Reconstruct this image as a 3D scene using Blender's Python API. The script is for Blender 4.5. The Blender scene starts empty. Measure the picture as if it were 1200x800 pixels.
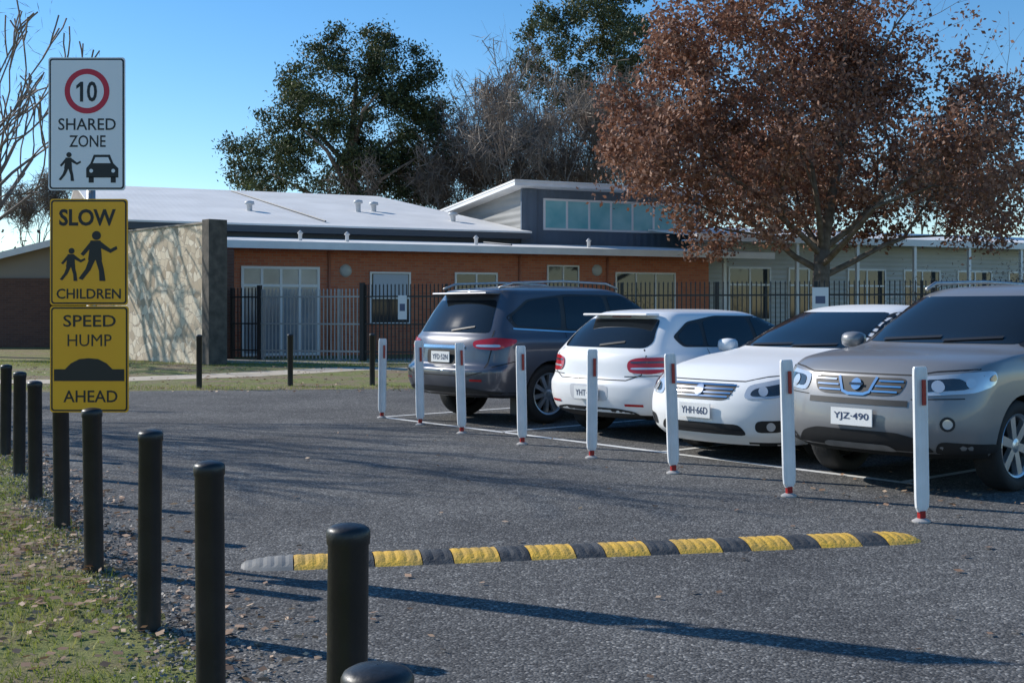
import bpy, bmesh, math, random
import numpy as np
from mathutils import Vector, Matrix
from mathutils.bvhtree import BVHTree
from mathutils.geometry import delaunay_2d_cdt
rad=math.radians
S=bpy.context.scene
# ---------------------------------------------------------------- materials
MATS={}
def nodes(m):
    m.use_nodes=True
    return m.node_tree.nodes,m.node_tree.links,m.node_tree.nodes["Principled BSDF"]
def mat(name,col,rough=.6,metal=0.,col2=None,nscale=3.,bump=0.,bscale=40.,coat=0.,detail=4,ramp=(.35,.65),spec=.5,coord='Object'):
    if name in MATS: return MATS[name]
    m=bpy.data.materials.new(name); N,L,b=nodes(m)
    b.inputs['Base Color'].default_value=(*col,1); b.inputs['Roughness'].default_value=rough
    b.inputs['Metallic'].default_value=metal; b.inputs['Coat Weight'].default_value=coat
    b.inputs['Specular IOR Level'].default_value=spec
    b.inputs['Coat Roughness'].default_value=.04
    tc=N.new('ShaderNodeTexCoord')
    if col2:
        n=N.new('ShaderNodeTexNoise'); n.inputs['Scale'].default_value=nscale; n.inputs['Detail'].default_value=detail
        L.new(tc.outputs[coord],n.inputs['Vector'])
        r=N.new('ShaderNodeValToRGB'); r.color_ramp.elements[0].position=ramp[0]; r.color_ramp.elements[1].position=ramp[1]
        r.color_ramp.elements[0].color=(*col,1); r.color_ramp.elements[1].color=(*col2,1)
        L.new(n.outputs['Fac'],r.inputs['Fac']); L.new(r.outputs['Color'],b.inputs['Base Color'])
    if bump:
        n2=N.new('ShaderNodeTexNoise'); n2.inputs['Scale'].default_value=bscale; n2.inputs['Detail'].default_value=3
        L.new(tc.outputs[coord],n2.inputs['Vector'])
        bp=N.new('ShaderNodeBump'); bp.inputs['Strength'].default_value=bump; bp.inputs['Distance'].default_value=.02
        L.new(n2.outputs['Fac'],bp.inputs['Height']); L.new(bp.outputs['Normal'],b.inputs['Normal'])
    MATS[name]=m; return m

def mat_asphalt():
    m=bpy.data.materials.new('asphalt'); N,L,b=nodes(m); tc=N.new('ShaderNodeTexCoord')
    v=N.new('ShaderNodeTexVoronoi'); v.inputs['Scale'].default_value=85
    L.new(tc.outputs['Object'],v.inputs['Vector'])
    r=N.new('ShaderNodeValToRGB'); e=r.color_ramp.elements
    e[0].position=0; e[0].color=(.055,.055,.056,1); e[1].position=1; e[1].color=(.36,.35,.33,1)
    x=e.new(.55); x.color=(.120,.118,.115,1); x=e.new(.88); x.color=(.180,.177,.172,1)
    sep=N.new('ShaderNodeSeparateColor'); L.new(v.outputs['Color'],sep.inputs[0]); L.new(sep.outputs[0],r.inputs['Fac'])
    def ns(s,lo,hi,a,c):
        n=N.new('ShaderNodeTexNoise'); n.inputs['Scale'].default_value=s; n.inputs['Detail'].default_value=6; n.inputs['Roughness'].default_value=.65
        L.new(tc.outputs['Object'],n.inputs['Vector'])
        r2=N.new('ShaderNodeValToRGB'); r2.color_ramp.elements[0].position=lo; r2.color_ramp.elements[1].position=hi
        r2.color_ramp.elements[0].color=(*a,1); r2.color_ramp.elements[1].color=(*c,1)
        L.new(n.outputs['Fac'],r2.inputs['Fac']); return r2
    r2=ns(.55,.32,.68,(.66,.66,.67),(1.22,1.21,1.18)); r3=ns(7,.35,.7,(.82,.82,.83),(1.14,1.14,1.13))
    mx=N.new('ShaderNodeMix'); mx.data_type='RGBA'; mx.blend_type='MULTIPLY'; mx.inputs[0].default_value=1
    L.new(r.outputs['Color'],mx.inputs[6]); L.new(r2.outputs['Color'],mx.inputs[7])
    my=N.new('ShaderNodeMix'); my.data_type='RGBA'; my.blend_type='MULTIPLY'; my.inputs[0].default_value=1
    L.new(mx.outputs[2],my.inputs[6]); L.new(r3.outputs['Color'],my.inputs[7])
    L.new(my.outputs[2],b.inputs['Base Color'])
    b.inputs['Roughness'].default_value=.9; b.inputs['Specular IOR Level'].default_value=.2
    bp=N.new('ShaderNodeBump'); bp.inputs['Strength'].default_value=.8; bp.inputs['Distance'].default_value=.005
    L.new(v.outputs['Distance'],bp.inputs['Height']); bp.invert=True
    L.new(bp.outputs['Normal'],b.inputs['Normal'])
    return m
def mat_ground():
    m=bpy.data.materials.new('grass_ground'); N,L,b=nodes(m); tc=N.new('ShaderNodeTexCoord')
    def noise(s,d=5):
        n=N.new('ShaderNodeTexNoise'); n.inputs['Scale'].default_value=s; n.inputs['Detail'].default_value=d; n.inputs['Roughness'].default_value=.65
        L.new(tc.outputs['Object'],n.inputs['Vector']); return n
    def ramp(n,a,ca,bb,cb):
        r=N.new('ShaderNodeValToRGB'); e=r.color_ramp.elements
        e[0].position=a;e[0].color=(*ca,1);e[1].position=bb;e[1].color=(*cb,1); L.new(n.outputs['Fac'],r.inputs['Fac']); return r
    g=ramp(noise(9),.35,(.11,.15,.025),.7,(.28,.27,.08))
    s=ramp(noise(30),.35,(.13,.09,.055),.7,(.38,.29,.17))
    k=ramp(noise(.9),.44,(0,0,0),.58,(1,1,1))
    mx=N.new('ShaderNodeMix'); mx.data_type='RGBA'; L.new(k.outputs['Color'],mx.inputs[0]); L.new(g.outputs['Color'],mx.inputs[6]); L.new(s.outputs['Color'],mx.inputs[7])
    L.new(mx.outputs[2],b.inputs['Base Color']); b.inputs['Roughness'].default_value=.95
    bp=N.new('ShaderNodeBump'); bp.inputs['Strength'].default_value=1; bp.inputs['Distance'].default_value=.02
    L.new(noise(60).outputs['Fac'],bp.inputs['Height']); L.new(bp.outputs['Normal'],b.inputs['Normal'])
    return m
def mat_leaf(name,c1,c2,c3,trans=.3,ns=.5):
    m=bpy.data.materials.new(name); N,L,b=nodes(m)
    geo=N.new('ShaderNodeNewGeometry'); tc=N.new('ShaderNodeTexCoord')
    r=N.new('ShaderNodeValToRGB'); e=r.color_ramp.elements
    e[0].position=0;e[0].color=(*c1,1);e[1].position=1;e[1].color=(*c3,1); x=e.new(.55); x.color=(*c2,1)
    n=N.new('ShaderNodeTexNoise'); n.inputs['Scale'].default_value=ns; n.inputs['Detail'].default_value=3
    L.new(tc.outputs['Object'],n.inputs['Vector'])
    ma=N.new('ShaderNodeMath'); ma.operation='MULTIPLY_ADD'; ma.inputs[1].default_value=.55
    L.new(geo.outputs['Random Per Island'],ma.inputs[0])
    mb=N.new('ShaderNodeMath'); mb.operation='MULTIPLY_ADD'; mb.inputs[1].default_value=1.1; mb.inputs[2].default_value=-.3
    L.new(n.outputs['Fac'],mb.inputs[0]); L.new(mb.outputs[0],ma.inputs[2]); L.new(ma.outputs[0],r.inputs['Fac'])
    L.new(r.outputs['Color'],b.inputs['Base Color']); b.inputs['Roughness'].default_value=.65
    t=N.new('ShaderNodeBsdfTranslucent'); L.new(r.outputs['Color'],t.inputs['Color'])
    ms=N.new('ShaderNodeMixShader'); ms.inputs[0].default_value=trans
    L.new(b.outputs[0],ms.inputs[1]); L.new(t.outputs[0],ms.inputs[2]); L.new(ms.outputs[0],N['Material Output'].inputs['Surface'])
    return m
def mat_brick(name,c1,c2,mortar):
    m=bpy.data.materials.new(name); N,L,b=nodes(m); tc=N.new('ShaderNodeTexCoord')
    sp=N.new('ShaderNodeSeparateXYZ'); cb=N.new('ShaderNodeCombineXYZ'); ad=N.new('ShaderNodeMath'); ad.operation='ADD'
    L.new(tc.outputs['Object'],sp.inputs[0]); L.new(sp.outputs[0],ad.inputs[0]); L.new(sp.outputs[1],ad.inputs[1])
    L.new(ad.outputs[0],cb.inputs[0]); L.new(sp.outputs[2],cb.inputs[1])
    k=N.new('ShaderNodeTexBrick'); k.inputs['Scale'].default_value=1; k.inputs['Brick Width'].default_value=.24; k.inputs['Row Height'].default_value=.086
    k.inputs['Mortar Size'].default_value=.007; k.inputs['Color1'].default_value=(*c1,1); k.inputs['Color2'].default_value=(*c2,1); k.inputs['Mortar'].default_value=(*mortar,1)
    L.new(cb.outputs[0],k.inputs['Vector']); L.new(k.outputs['Color'],b.inputs['Base Color']); b.inputs['Roughness'].default_value=.9
    return m
def mat_stone():
    m=bpy.data.materials.new('random_stone'); N,L,b=nodes(m); tc=N.new('ShaderNodeTexCoord')
    nz=N.new('ShaderNodeTexNoise'); nz.inputs['Scale'].default_value=4; L.new(tc.outputs['Object'],nz.inputs['Vector'])
    mp=N.new('ShaderNodeMix'); mp.data_type='VECTOR'; mp.inputs[0].default_value=.09
    L.new(tc.outputs['Object'],mp.inputs[4]); L.new(nz.outputs['Color'],mp.inputs[5])
    v=N.new('ShaderNodeTexVoronoi'); v.inputs['Scale'].default_value=5.0
    v2=N.new('ShaderNodeTexVoronoi'); v2.feature='DISTANCE_TO_EDGE'; v2.inputs['Scale'].default_value=5.0
    for q in (v,v2): L.new(mp.outputs[1],q.inputs['Vector'])
    sep=N.new('ShaderNodeSeparateColor'); L.new(v.outputs['Color'],sep.inputs[0])
    r=N.new('ShaderNodeValToRGB'); e=r.color_ramp.elements; e[0].color=(.42,.33,.23,1); e[1].color=(.82,.72,.56,1); x=e.new(.5); x.color=(.66,.55,.40,1)
    L.new(sep.outputs[0],r.inputs['Fac'])
    r2=N.new('ShaderNodeValToRGB'); r2.color_ramp.elements[0].position=.01; r2.color_ramp.elements[1].position=.05
    r2.color_ramp.elements[0].color=(0,0,0,1)
    L.new(v2.outputs['Distance'],r2.inputs['Fac'])
    mx=N.new('ShaderNodeMix'); mx.data_type='RGBA'; mx.inputs[6].default_value=(.38,.31,.24,1)
    L.new(r2.outputs['Color'],mx.inputs[0]); L.new(r.outputs['Color'],mx.inputs[7]); L.new(mx.outputs[2],b.inputs['Base Color'])
    b.inputs['Roughness'].default_value=.9
    bp=N.new('ShaderNodeBump'); bp.inputs['Strength'].default_value=.2; bp.inputs['Distance'].default_value=.02; L.new(r2.outputs['Color'],bp.inputs['Height']); L.new(bp.outputs['Normal'],b.inputs['Normal'])
    return m
def mat_ribbed(name,col,pitch,axis=0,metal=0,rough=.5,depth=.02,st=.6):
    m=bpy.data.materials.new(name); N,L,b=nodes(m); tc=N.new('ShaderNodeTexCoord')
    b.inputs['Base Color'].default_value=(*col,1); b.inputs['Roughness'].default_value=rough; b.inputs['Metallic'].default_value=metal; b.inputs['Specular IOR Level'].default_value=.3
    w=N.new('ShaderNodeTexWave'); w.bands_direction='XYZ'[axis]; w.inputs['Scale'].default_value=.314/pitch
    L.new(tc.outputs['Object'],w.inputs['Vector'])
    n=N.new('ShaderNodeTexNoise'); n.inputs['Scale'].default_value=.7; n.inputs['Detail'].default_value=5
    L.new(tc.outputs['Object'],n.inputs['Vector'])
    r=N.new('ShaderNodeValToRGB'); r.color_ramp.elements[0].position=.3; r.color_ramp.elements[1].position=.7
    r.color_ramp.elements[0].color=(*[c*.84 for c in col],1); r.color_ramp.elements[1].color=(*col,1)
    L.new(n.outputs['Fac'],r.inputs['Fac']); L.new(r.outputs['Color'],b.inputs['Base Color'])
    bp=N.new('ShaderNodeBump'); bp.inputs['Strength'].default_value=st; bp.inputs['Distance'].default_value=depth
    L.new(w.outputs['Fac'],bp.inputs['Height']); L.new(bp.outputs['Normal'],b.inputs['Normal'])
    return m
# ---------------------------------------------------------------- mesh helpers
def link(o,parent=None):
    S.collection.objects.link(o)
    if parent: o.parent=parent
    return o
def mesh(name,v,f,m=None,parent=None,smooth=False):
    me=bpy.data.meshes.new(name); me.from_pydata([tuple(p) for p in v],[],[tuple(q) for q in f]); me.update()
    if m: me.materials.append(m)
    if smooth: me.polygons.foreach_set('use_smooth',[True]*len(me.polygons))
    return link(bpy.data.objects.new(name,me),parent)
def empty(name,loc=(0,0,0),rz=0):
    o=bpy.data.objects.new(name,None); o.location=loc; o.rotation_euler=(0,0,rz); o.empty_display_size=.3
    return link(o)
BF=[(0,3,2,1),(4,5,6,7),(0,1,5,4),(1,2,6,5),(2,3,7,6),(3,0,4,7)]
def boxv(x0,x1,y0,y1,z0,z1):
    return [(x0,y0,z0),(x1,y0,z0),(x1,y1,z0),(x0,y1,z0),(x0,y0,z1),(x1,y0,z1),(x1,y1,z1),(x0,y1,z1)]
def box(name,x0,x1,y0,y1,z0,z1,m,parent=None,bev=0):
    o=mesh(name,boxv(x0,x1,y0,y1,z0,z1),BF,m,parent)
    if bev:
        b=o.modifiers.new('b','BEVEL'); b.width=bev; b.segments=2
    return o
class MB:
    def __init__(s): s.v=[]; s.f=[]
    def add(s,v,f):
        k=len(s.v); s.v+= [tuple(p) for p in v]; s.f+=[tuple(i+k for i in q) for q in f]
    def box(s,*a): s.add(boxv(*a),BF)
    def tube(s,pts,rs,n=6,cap=True):
        k=len(s.v); up=Vector((0,0,1))
        for i,p in enumerate(pts):
            p=Vector(p); a=Vector(pts[max(i-1,0)]); b=Vector(pts[min(i+1,len(pts)-1)]); d=(b-a).normalized()
            x=d.cross(up if abs(d.z)<.95 else Vector((1,0,0))).normalized(); y=d.cross(x)
            for j in range(n):
                t=2*math.pi*j/n; s.v.append(tuple(p+(x*math.cos(t)+y*math.sin(t))*rs[i]))
        for i in range(len(pts)-1):
            for j in range(n):
                s.f.append((k+i*n+j,k+i*n+(j+1)%n,k+(i+1)*n+(j+1)%n,k+(i+1)*n+j))
        if cap:
            s.f.append(tuple(k+j for j in range(n))[::-1]); s.f.append(tuple(k+(len(pts)-1)*n+j for j in range(n)))
    def lathe(s,prof,n=32,axis='Z',c=(0,0,0)):
        k=len(s.v)
        for r,h in prof:
            for j in range(n):
                t=2*math.pi*j/n; a,b=r*math.cos(t),r*math.sin(t)
                s.v.append((c[0]+a,c[1]+b,c[2]+h) if axis=='Z' else (c[0]+a,c[1]+h,c[2]+b))
        for i in range(len(prof)-1):
            for j in range(n): s.f.append((k+i*n+j,k+i*n+(j+1)%n,k+(i+1)*n+(j+1)%n,k+(i+1)*n+j))
    def obj(s,name,m,parent=None,smooth=False): return mesh(name,s.v,s.f,m,parent,smooth)
def sheet(name,pts,z,m):
    return mesh(name,[(x,y,z) for x,y in pts],[tuple(range(len(pts)))],m)

# ---------------------------------------------------------------- world, sun, camera
W=bpy.data.worlds.new("World"); S.world=W; W.use_nodes=True
wn=W.node_tree.nodes; wl=W.node_tree.links
sky=wn.new('ShaderNodeTexSky'); sky.sky_type='NISHITA'; sky.sun_disc=False
EL=31; SD=Vector((-.9,.44,0)).normalized()
sky.sun_elevation=rad(EL); sky.sun_rotation=math.atan2(SD.x,SD.y); sky.altitude=900; sky.air_density=1.0; sky.dust_density=.1; sky.ozone_density=2.0
hs_=wn.new('ShaderNodeHueSaturation'); hs_.inputs['Saturation'].default_value=1.32; hs_.inputs['Hue'].default_value=.50; hs_.inputs['Value'].default_value=1.15
wl.new(sky.outputs[0],hs_.inputs['Color']); wl.new(hs_.outputs[0],wn['Background'].inputs['Color']); wn['Background'].inputs['Strength'].default_value=.14
sun=bpy.data.lights.new('sun','SUN'); sun.energy=5.0; sun.angle=rad(.5); sun.color=(1,.95,.87)
so=link(bpy.data.objects.new('sun',sun)); tosun=(SD*math.cos(rad(EL))+Vector((0,0,math.sin(rad(EL)))))
so.rotation_euler=(-tosun).to_track_quat('-Z','Y').to_euler(); so.location=(-30,20,30)
cam=bpy.data.cameras.new('camera'); co=link(bpy.data.objects.new('camera',cam)); co.location=(0,0,1.42); co.rotation_euler=(rad(90),0,0)
cam.lens=42; cam.sensor_width=36; cam.shift_y=-.03125; cam.clip_end=3000; cam.clip_start=.05; S.camera=co
S.view_settings.view_transform='Standard'; S.view_settings.look='None'; S.view_settings.exposure=0

# ---------------------------------------------------------------- ground
G=mat_ground(); A=mat_asphalt()
sheet('ground',[(-900,-300),(900,-300),(900,1500),(-900,1500)],0,G)
BOL=[(-.212,1.80),(-.414,2.97),(-1.06,4.21),(-1.61,5.3),(-2.27,6.49),(-2.93,7.78),(-3.57,8.95),(-4.25,10.3),(-4.92,11.6),(-5.6,12.9),(-6.25,14.2)]
rng=random.Random(3)
edge=[(.5,-8),(.35,0)]
bl=[(x+.12,y) for x,y in BOL]
for i in range(len(bl)-1):
    for k in range(5):
        t=k/5; edge.append((bl[i][0]*(1-t)+bl[i+1][0]*t+rng.uniform(-.05,.05),bl[i][1]*(1-t)+bl[i+1][1]*t))
edge+=[(-6.6,15.2),(-8.2,16.4),(-30,17.0),(-30,19.6),(-12,20.0)]
edge+=[(-10+i*.6,20.2+i*.09+rng.uniform(-.06,.06)) for i in range(16)]
edge+=[(-.6,21.9),(2,26.5),(24,25.0),(30,-8)]
sheet('car_park_asphalt',edge,.004,A)
conc=mat('concrete_path',(.46,.38,.28),.9,col2=(.58,.50,.39),nscale=2)
sheet('footpath',[(-30,23.2),(-9,24.2),(-6.2,26.8),(-4.2,29.4),(-1.5,29.0),(-1.2,27.8),(-3.4,27.9),(-5.4,25.3),(-8.6,22.9),(-30,21.8)],.004,conc)
sheet('paved_forecourt',[(-7.4,31.5),(-1,31.2),(3,30),(3,34.5),(-8.4,34.0)],.005,mat('paving',(.36,.33,.29),.9,col2=(.45,.41,.36),nscale=3))
paint=mat('line_paint',(.75,.75,.73),.7,col2=(.34,.34,.34),nscale=14,ramp=(.58,.78))
def line(name,a,b,w,z=.008):
    a=Vector((*a,z)); b=Vector((*b,z)); d=(b-a).normalized(); n=Vector((-d.y,d.x,0))*w/2
    return mesh(name,[a-n,b-n,b+n,a+n],[(0,1,2,3)],paint)
AX=Vector((.766,.643,0)); RX=Vector((.643,-.766,0))
line('parking_bay_line',(-1.75,15.75),(3.3,9.65),.09)
L0=Vector((-1.75,15.75,0))
for k in (0.05,2.55,5.05,7.75):
    a=L0+RX*k; b=a+AX*5.2; line('parking_bay_line',(a.x,a.y),(b.x,b.y),.08,.0085)

# ---------------------------------------------------------------- bollards
blk=mat('black_bollard',(.010,.011,.012),.42,col2=(.02,.02,.021),nscale=6,bump=.12,bscale=30)
def bollard(x,y,h=.88,r=.051,tilt=(0,0)):
    m=MB(); m.lathe([(r,0),(r,h-.045),(r*1.06,h-.042),(r*1.08,h-.012),(r*1.0,h-.004),(r*.8,h+.002),(r*.4,h+.007),(.001,h+.008)],32)
    o=m.obj('bollard',blk,smooth=True); o.location=(x,y,0); o.rotation_euler=(*tilt,0)
    es=o.modifiers.new('e','EDGE_SPLIT'); es.split_angle=rad(50); return o
for i,(x,y) in enumerate(BOL): bollard(x,y,tilt=(rng.uniform(-.012,.012),rng.uniform(-.012,.012)))
for x,y in [(-5.63,21.5),(-4.12,22.2),(-2.62,22.4)]: bollard(x,y,.96)
# ---------------------------------------------------------------- white posts
wp=mat('white_plastic_post',(.84,.84,.84),.45,col2=(.74,.74,.73),nscale=5)
redr=mat('red_reflector',(.35,.02,.02),.25); grb=mat('post_foot',(.40,.38,.36),.6)
for (x,y,tl) in [(-1.70,15.6,.01),(-1.127,14.67,-.02),(-.574,13.66,-.03),(.107,12.54,-.02),(.757,11.39,.005),(1.394,10.33,-.035),(2.10,9.06,-.03),(2.73,7.97,-.02)]:
    e=empty('white_guide_post',(x,y,0.004),rad(18)); e.rotation_euler[1]=tl
    m=MB(); w=.052
    prof=[(-w,.0),(-w,-.022),(-w*.75,-.03),(-w*.45,-.02),(0,-.016),(w*.45,-.02),(w*.75,-.03),(w,-.022),(w,0),(w*.7,.008),(-w*.7,.008)]
    hs=[(.07,.62),(.10,.92),(.16,1),(.98,1),(1.02,.96),(1.036,.82)]
    n=len(prof)
    for h,s in hs: m.v+=[(px*s,py*s,h) for px,py in prof]
    for i in range(len(hs)-1):
        for j in range(n): m.f.append((i*n+j,i*n+(j+1)%n,(i+1)*n+(j+1)%n,(i+1)*n+j))
    m.f.append(tuple((len(hs)-1)*n+j for j in range(n))); m.obj('post_blade',wp,e)
    m=MB(); m.lathe([(.06,0),(.06,.010),(.045,.018),(.03,.026),(.001,.026)],20); m.obj('base_plate',grb,e)
    box('hinge',-.022,.022,-.02,.012,.026,.075,redr,e)
    box('reflector',w*.05,w*.55,-.036,-.026,.78,.95,redr,e)
# ---------------------------------------------------------------- speed hump
yel=mat('yellow_rubber',(.80,.47,.05),.6,col2=(.55,.34,.07),nscale=9,bump=.3,bscale=60)
rub=mat('black_rubber',(.03,.03,.031),.65,col2=(.085,.083,.08),nscale=9,bump=.3,bscale=60)
gry=mat('worn_rubber',(.16,.16,.15),.7,col2=(.25,.24,.22),nscale=9)
hump=empty('speed_hump',(-1.50,6.60,.004),math.atan2(7.40-6.60,2.50+1.50))
Lh=math.hypot(4.0,.8)
segs=[(gry,.27)]+[(yel,.25),(rub,.165)]*8+[(yel,.25)]
tot=sum(s[1] for s in segs); x=0
for i,(mm,l) in enumerate(segs):
    l=l*Lh/tot; m=MB(); K=12; nx=max(3,int(l/.02)); 
    for a in range(nx+1):
        u=a/nx; X=x+.003+(l-.006)*u; sc=1
        if i==0: sc=math.sqrt(max(0,1-(1-u)**2.2))*.98+.02
        if i==len(segs)-1: sc=math.sqrt(max(0,1-u**2.2))*.98+.02
        for k in range(K+1):
            q=-1+2*k/K; hgt=.045*(1-abs(q)**2.2)
            if 1<k<K-1 and (a%3==0): hgt-=.004
            m.v.append((X,q*.17*(.35+.65*sc),max(hgt*sc,0)))
    for a in range(nx):
        for k in range(K): m.f.append((a*(K+1)+k,(a+1)*(K+1)+k,(a+1)*(K+1)+k+1,a*(K+1)+k+1))
    m.f.append(tuple(range(K,-1,-1))); m.f.append(tuple(nx*(K+1)+k for k in range(K+1)))
    m.obj('end_cap' if i in(0,len(segs)-1) else 'hump_segment',mm,hump); x+=l
# ---------------------------------------------------------------- traffic sign
def textmesh(body,bold=.012):
    c=bpy.data.curves.new('t','FONT'); c.body=body; c.size=1; c.offset=bold; c.resolution_u=3
    o=bpy.data.objects.new('t',c); S.collection.objects.link(o); dg=bpy.context.evaluated_depsgraph_get(); dg.update()
    me=bpy.data.meshes.new_from_object(o.evaluated_get(dg)); v=np.array([p.co[:] for p in me.vertices]); f=[tuple(p.vertices) for p in me.polygons]
    bpy.data.objects.remove(o); bpy.data.meshes.remove(me); return v,f
def text_xz(name,body,x0,x1,z0,z1,y,m,parent,bold=.012):
    v,f=textmesh(body,bold); mn=v.min(0); mx=v.max(0)
    V=[(x0+(p[0]-mn[0])/(mx[0]-mn[0])*(x1-x0),y,z0+(p[1]-mn[1])/(mx[1]-mn[1])*(z1-z0)) for p in v]
    return mesh(name,V,f,m,parent)
def rrect(x0,x1,z0,z1,r,n=5):
    P=[]
    for cx,cz,a in ((x1-r,z1-r,0),(x0+r,z1-r,90),(x0+r,z0+r,180),(x1-r,z0+r,270)):
        for k in range(n+1):
            t=rad(a+90*k/n); P.append((cx+r*math.cos(t),cz+r*math.sin(t)))
    return P
def flat(name,P,y,m,parent): return mesh(name,[(a,y,b) for a,b in P],[tuple(range(len(P)))[::-1]],m,parent)
u=6.8/1400
sg=empty('traffic_sign',(-2.438,6.86,0),0)
def SX(p): return (p-97)*u
def SZ(p): return 1.42-(p-362.5)*u
galv=mat('galvanised_steel',(.45,.46,.47),.4,.8,col2=(.35,.36,.37),nscale=12)
signw=mat('sign_white',(.90,.88,.88),.35); signy=mat('sign_yellow',(.98,.46,.012),.4,col2=(.96,.43,.010),nscale=3); signk=mat('sign_black',(.012,.012,.013),.4); signr=mat('sign_red',(.62,.02,.05),.4)
m=MB(); m.lathe([(.025,0),(.025,2.83),(.001,2.835)],20,c=(0.01,.03,0)); m.obj('pole',galv,sg,True)
def panel(x0,x1,y0,y1,face,nm):
    P=rrect(SX(x0),SX(x1),SZ(y1),SZ(y0),.018); n=len(P)
    mesh(nm+'_plate',[(a,0,b) for a,b in P]+[(a,-.003,b) for a,b in P],[tuple(range(n)),tuple(range(2*n-1,n-1,-1))]+[(j,(j+1)%n,(j+1)%n+n,j+n) for j in range(n)],face,sg)
    flat(nm+'_border',rrect(SX(x0)+.007,SX(x1)-.007,SZ(y1)+.007,SZ(y0)-.007,.018),-.0042,signk,sg)
    flat(nm+'_face',rrect(SX(x0)+.016,SX(x1)-.016,SZ(y1)+.016,SZ(y0)-.016,.012),-.0054,face,sg)
panel(51,142,65,222,signw,'shared_zone'); panel(53,145,232,357.5,signy,'slow_children'); panel(53,146,358.5,484,signy,'speed_hump_panel')
for z in (95,190,255,335,380,460): box('bracket',-.06,.08,.001,.03,SZ(z)-.012,SZ(z)+.012,galv,sg)
yy=-.0066
def circ(cx,cy,r,y,m,nm='disc',n=40):
    return flat(nm,[(SX(cx)+r*u*math.cos(2*math.pi*k/n),SZ(cy)+r*u*math.sin(2*math.pi*k/n)) for k in range(n)],y,m,sg)
circ(97,105,26.5,yy,signr,'red_ring'); circ(97,105,20,yy-.0012,signw,'ring_centre')
def T(s,x0,x1,y0,y1,m=signk,y=yy,bold=.006): text_xz('lettering',s,SX(x0),SX(x1),SZ(y1),SZ(y0),y,m,sg,bold)
T('0',97,109,93.5,117.5,y=yy-.0024,bold=.02)
flat('numeral_one',[(SX(a),SZ(b)) for a,b in [(92.6,94),(92.6,117.5),(88.8,117.5),(88.8,99.5),(84.5,102.5),(84.5,98.5),(89.5,94)]],yy-.0024,signk,sg)
T('SHARED',63,131,137,151,bold=.008); T('ZONE',76,119,157,171,bold=.008)
T('SLOW',64,131,244,264,bold=.03); T('CHILDREN',61,137,338,350,bold=.015); T('SPEED',69,131,369,383,bold=.01); T('HUMP',74,126,392,406,bold=0); T('AHEAD',69,133,458,472,bold=.01)
def poly(P,m=signk,y=yy,nm='symbol'): flat(nm,[(SX(a),SZ(b)) for a,b in P][::-1],y,m,sg)
def figure(cx,top,bot,k=1,fl=1):
    h=bot-top
    def p(*q): poly([(cx+fl*a*h,top+b*h) for a,b in (q if fl==1 else q[::-1])],y=yy-.0004*random.random())
    circ(cx+fl*.02*h,top+.09*h,.09*h,yy-.0006,signk,'head')
    p((-.10,.19),(.10,.19),(.13,.58),(-.15,.58))
    p((-.13,.57),(.0,.57),(-.10,.78),(-.26,.98),(-.34,.95),(-.20,.76))
    p((.0,.57),(.12,.57),(.17,.78),(.20,1.0),(.08,1.0),(.07,.80))
    p((-.09,.20),(-.06,.30),(-.24,.50),(-.30,.46)); p((.09,.20),(.30,.36),(.42,.30),(.44,.36),(.30,.44),(.06,.32))
figure(75,177,211); figure(78,290,329); figure(107,270,329)
poly([(96,196),(101,190),(105,180),(124,180),(128,190),(134,196),(134,207),(96,207)]); poly([(99,206),(105,206),(105,213),(99,213)]); poly([(125,206),(131,206),(131,213),(125,213)])
poly([(107,183),(122,183),(125,190),(104,190)],signw,yy-.0012); circ(102,199,2.2,yy-.0012,signw); circ(128,199,2.2,yy-.0012,signw)
poly([(58,433),(71,433),(78,426),(88,421),(99,420),(110,421),(120,426),(127,433),(141,433),(141,447),(58,447)])

# ---------------------------------------------------------------- vegetation
def grow(rng,mb,tips,p,d,L,r,depth,maxd,spread=.6,up=.15,nch=(2,3),ratio=.74,sides=5,segpts=None,rmin=.0):
    pts=[p]; rs=[max(r,rmin)]; q=p.copy(); dd=d.copy(); n=3
    for i in range(n):
        dd=(dd+Vector((rng.gauss(0,.11),rng.gauss(0,.11),rng.gauss(0,.08)+up*.25))).normalized()
        q=q+dd*(L/n); pts.append(q.copy()); rs.append(max(r*(1-.38*(i+1)/n),rmin))
    mb.tube(pts,rs,max(3,sides-depth),cap=False)
    if segpts is not None and depth>=maxd-2: segpts+= [x.copy() for x in pts[1:]]
    if depth>=maxd: tips.append(q); return
    for k in range(rng.randint(*nch)+(1 if depth==0 else 0)):
        ax=Vector((rng.gauss(0,1),rng.gauss(0,1),rng.gauss(0,.6))); ax=(ax-ax.project(dd)).normalized()
        nd=(dd+ax*spread*rng.uniform(.6,1.3)+Vector((0,0,up))).normalized()
        st=q if k<2 else pts[2]
        grow(rng,mb,tips,st,nd,L*ratio*rng.uniform(.75,1.2),rs[-1]*(.8 if k<1 else .62),depth+1,maxd,spread,up,nch,ratio,sides,segpts,rmin)
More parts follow.
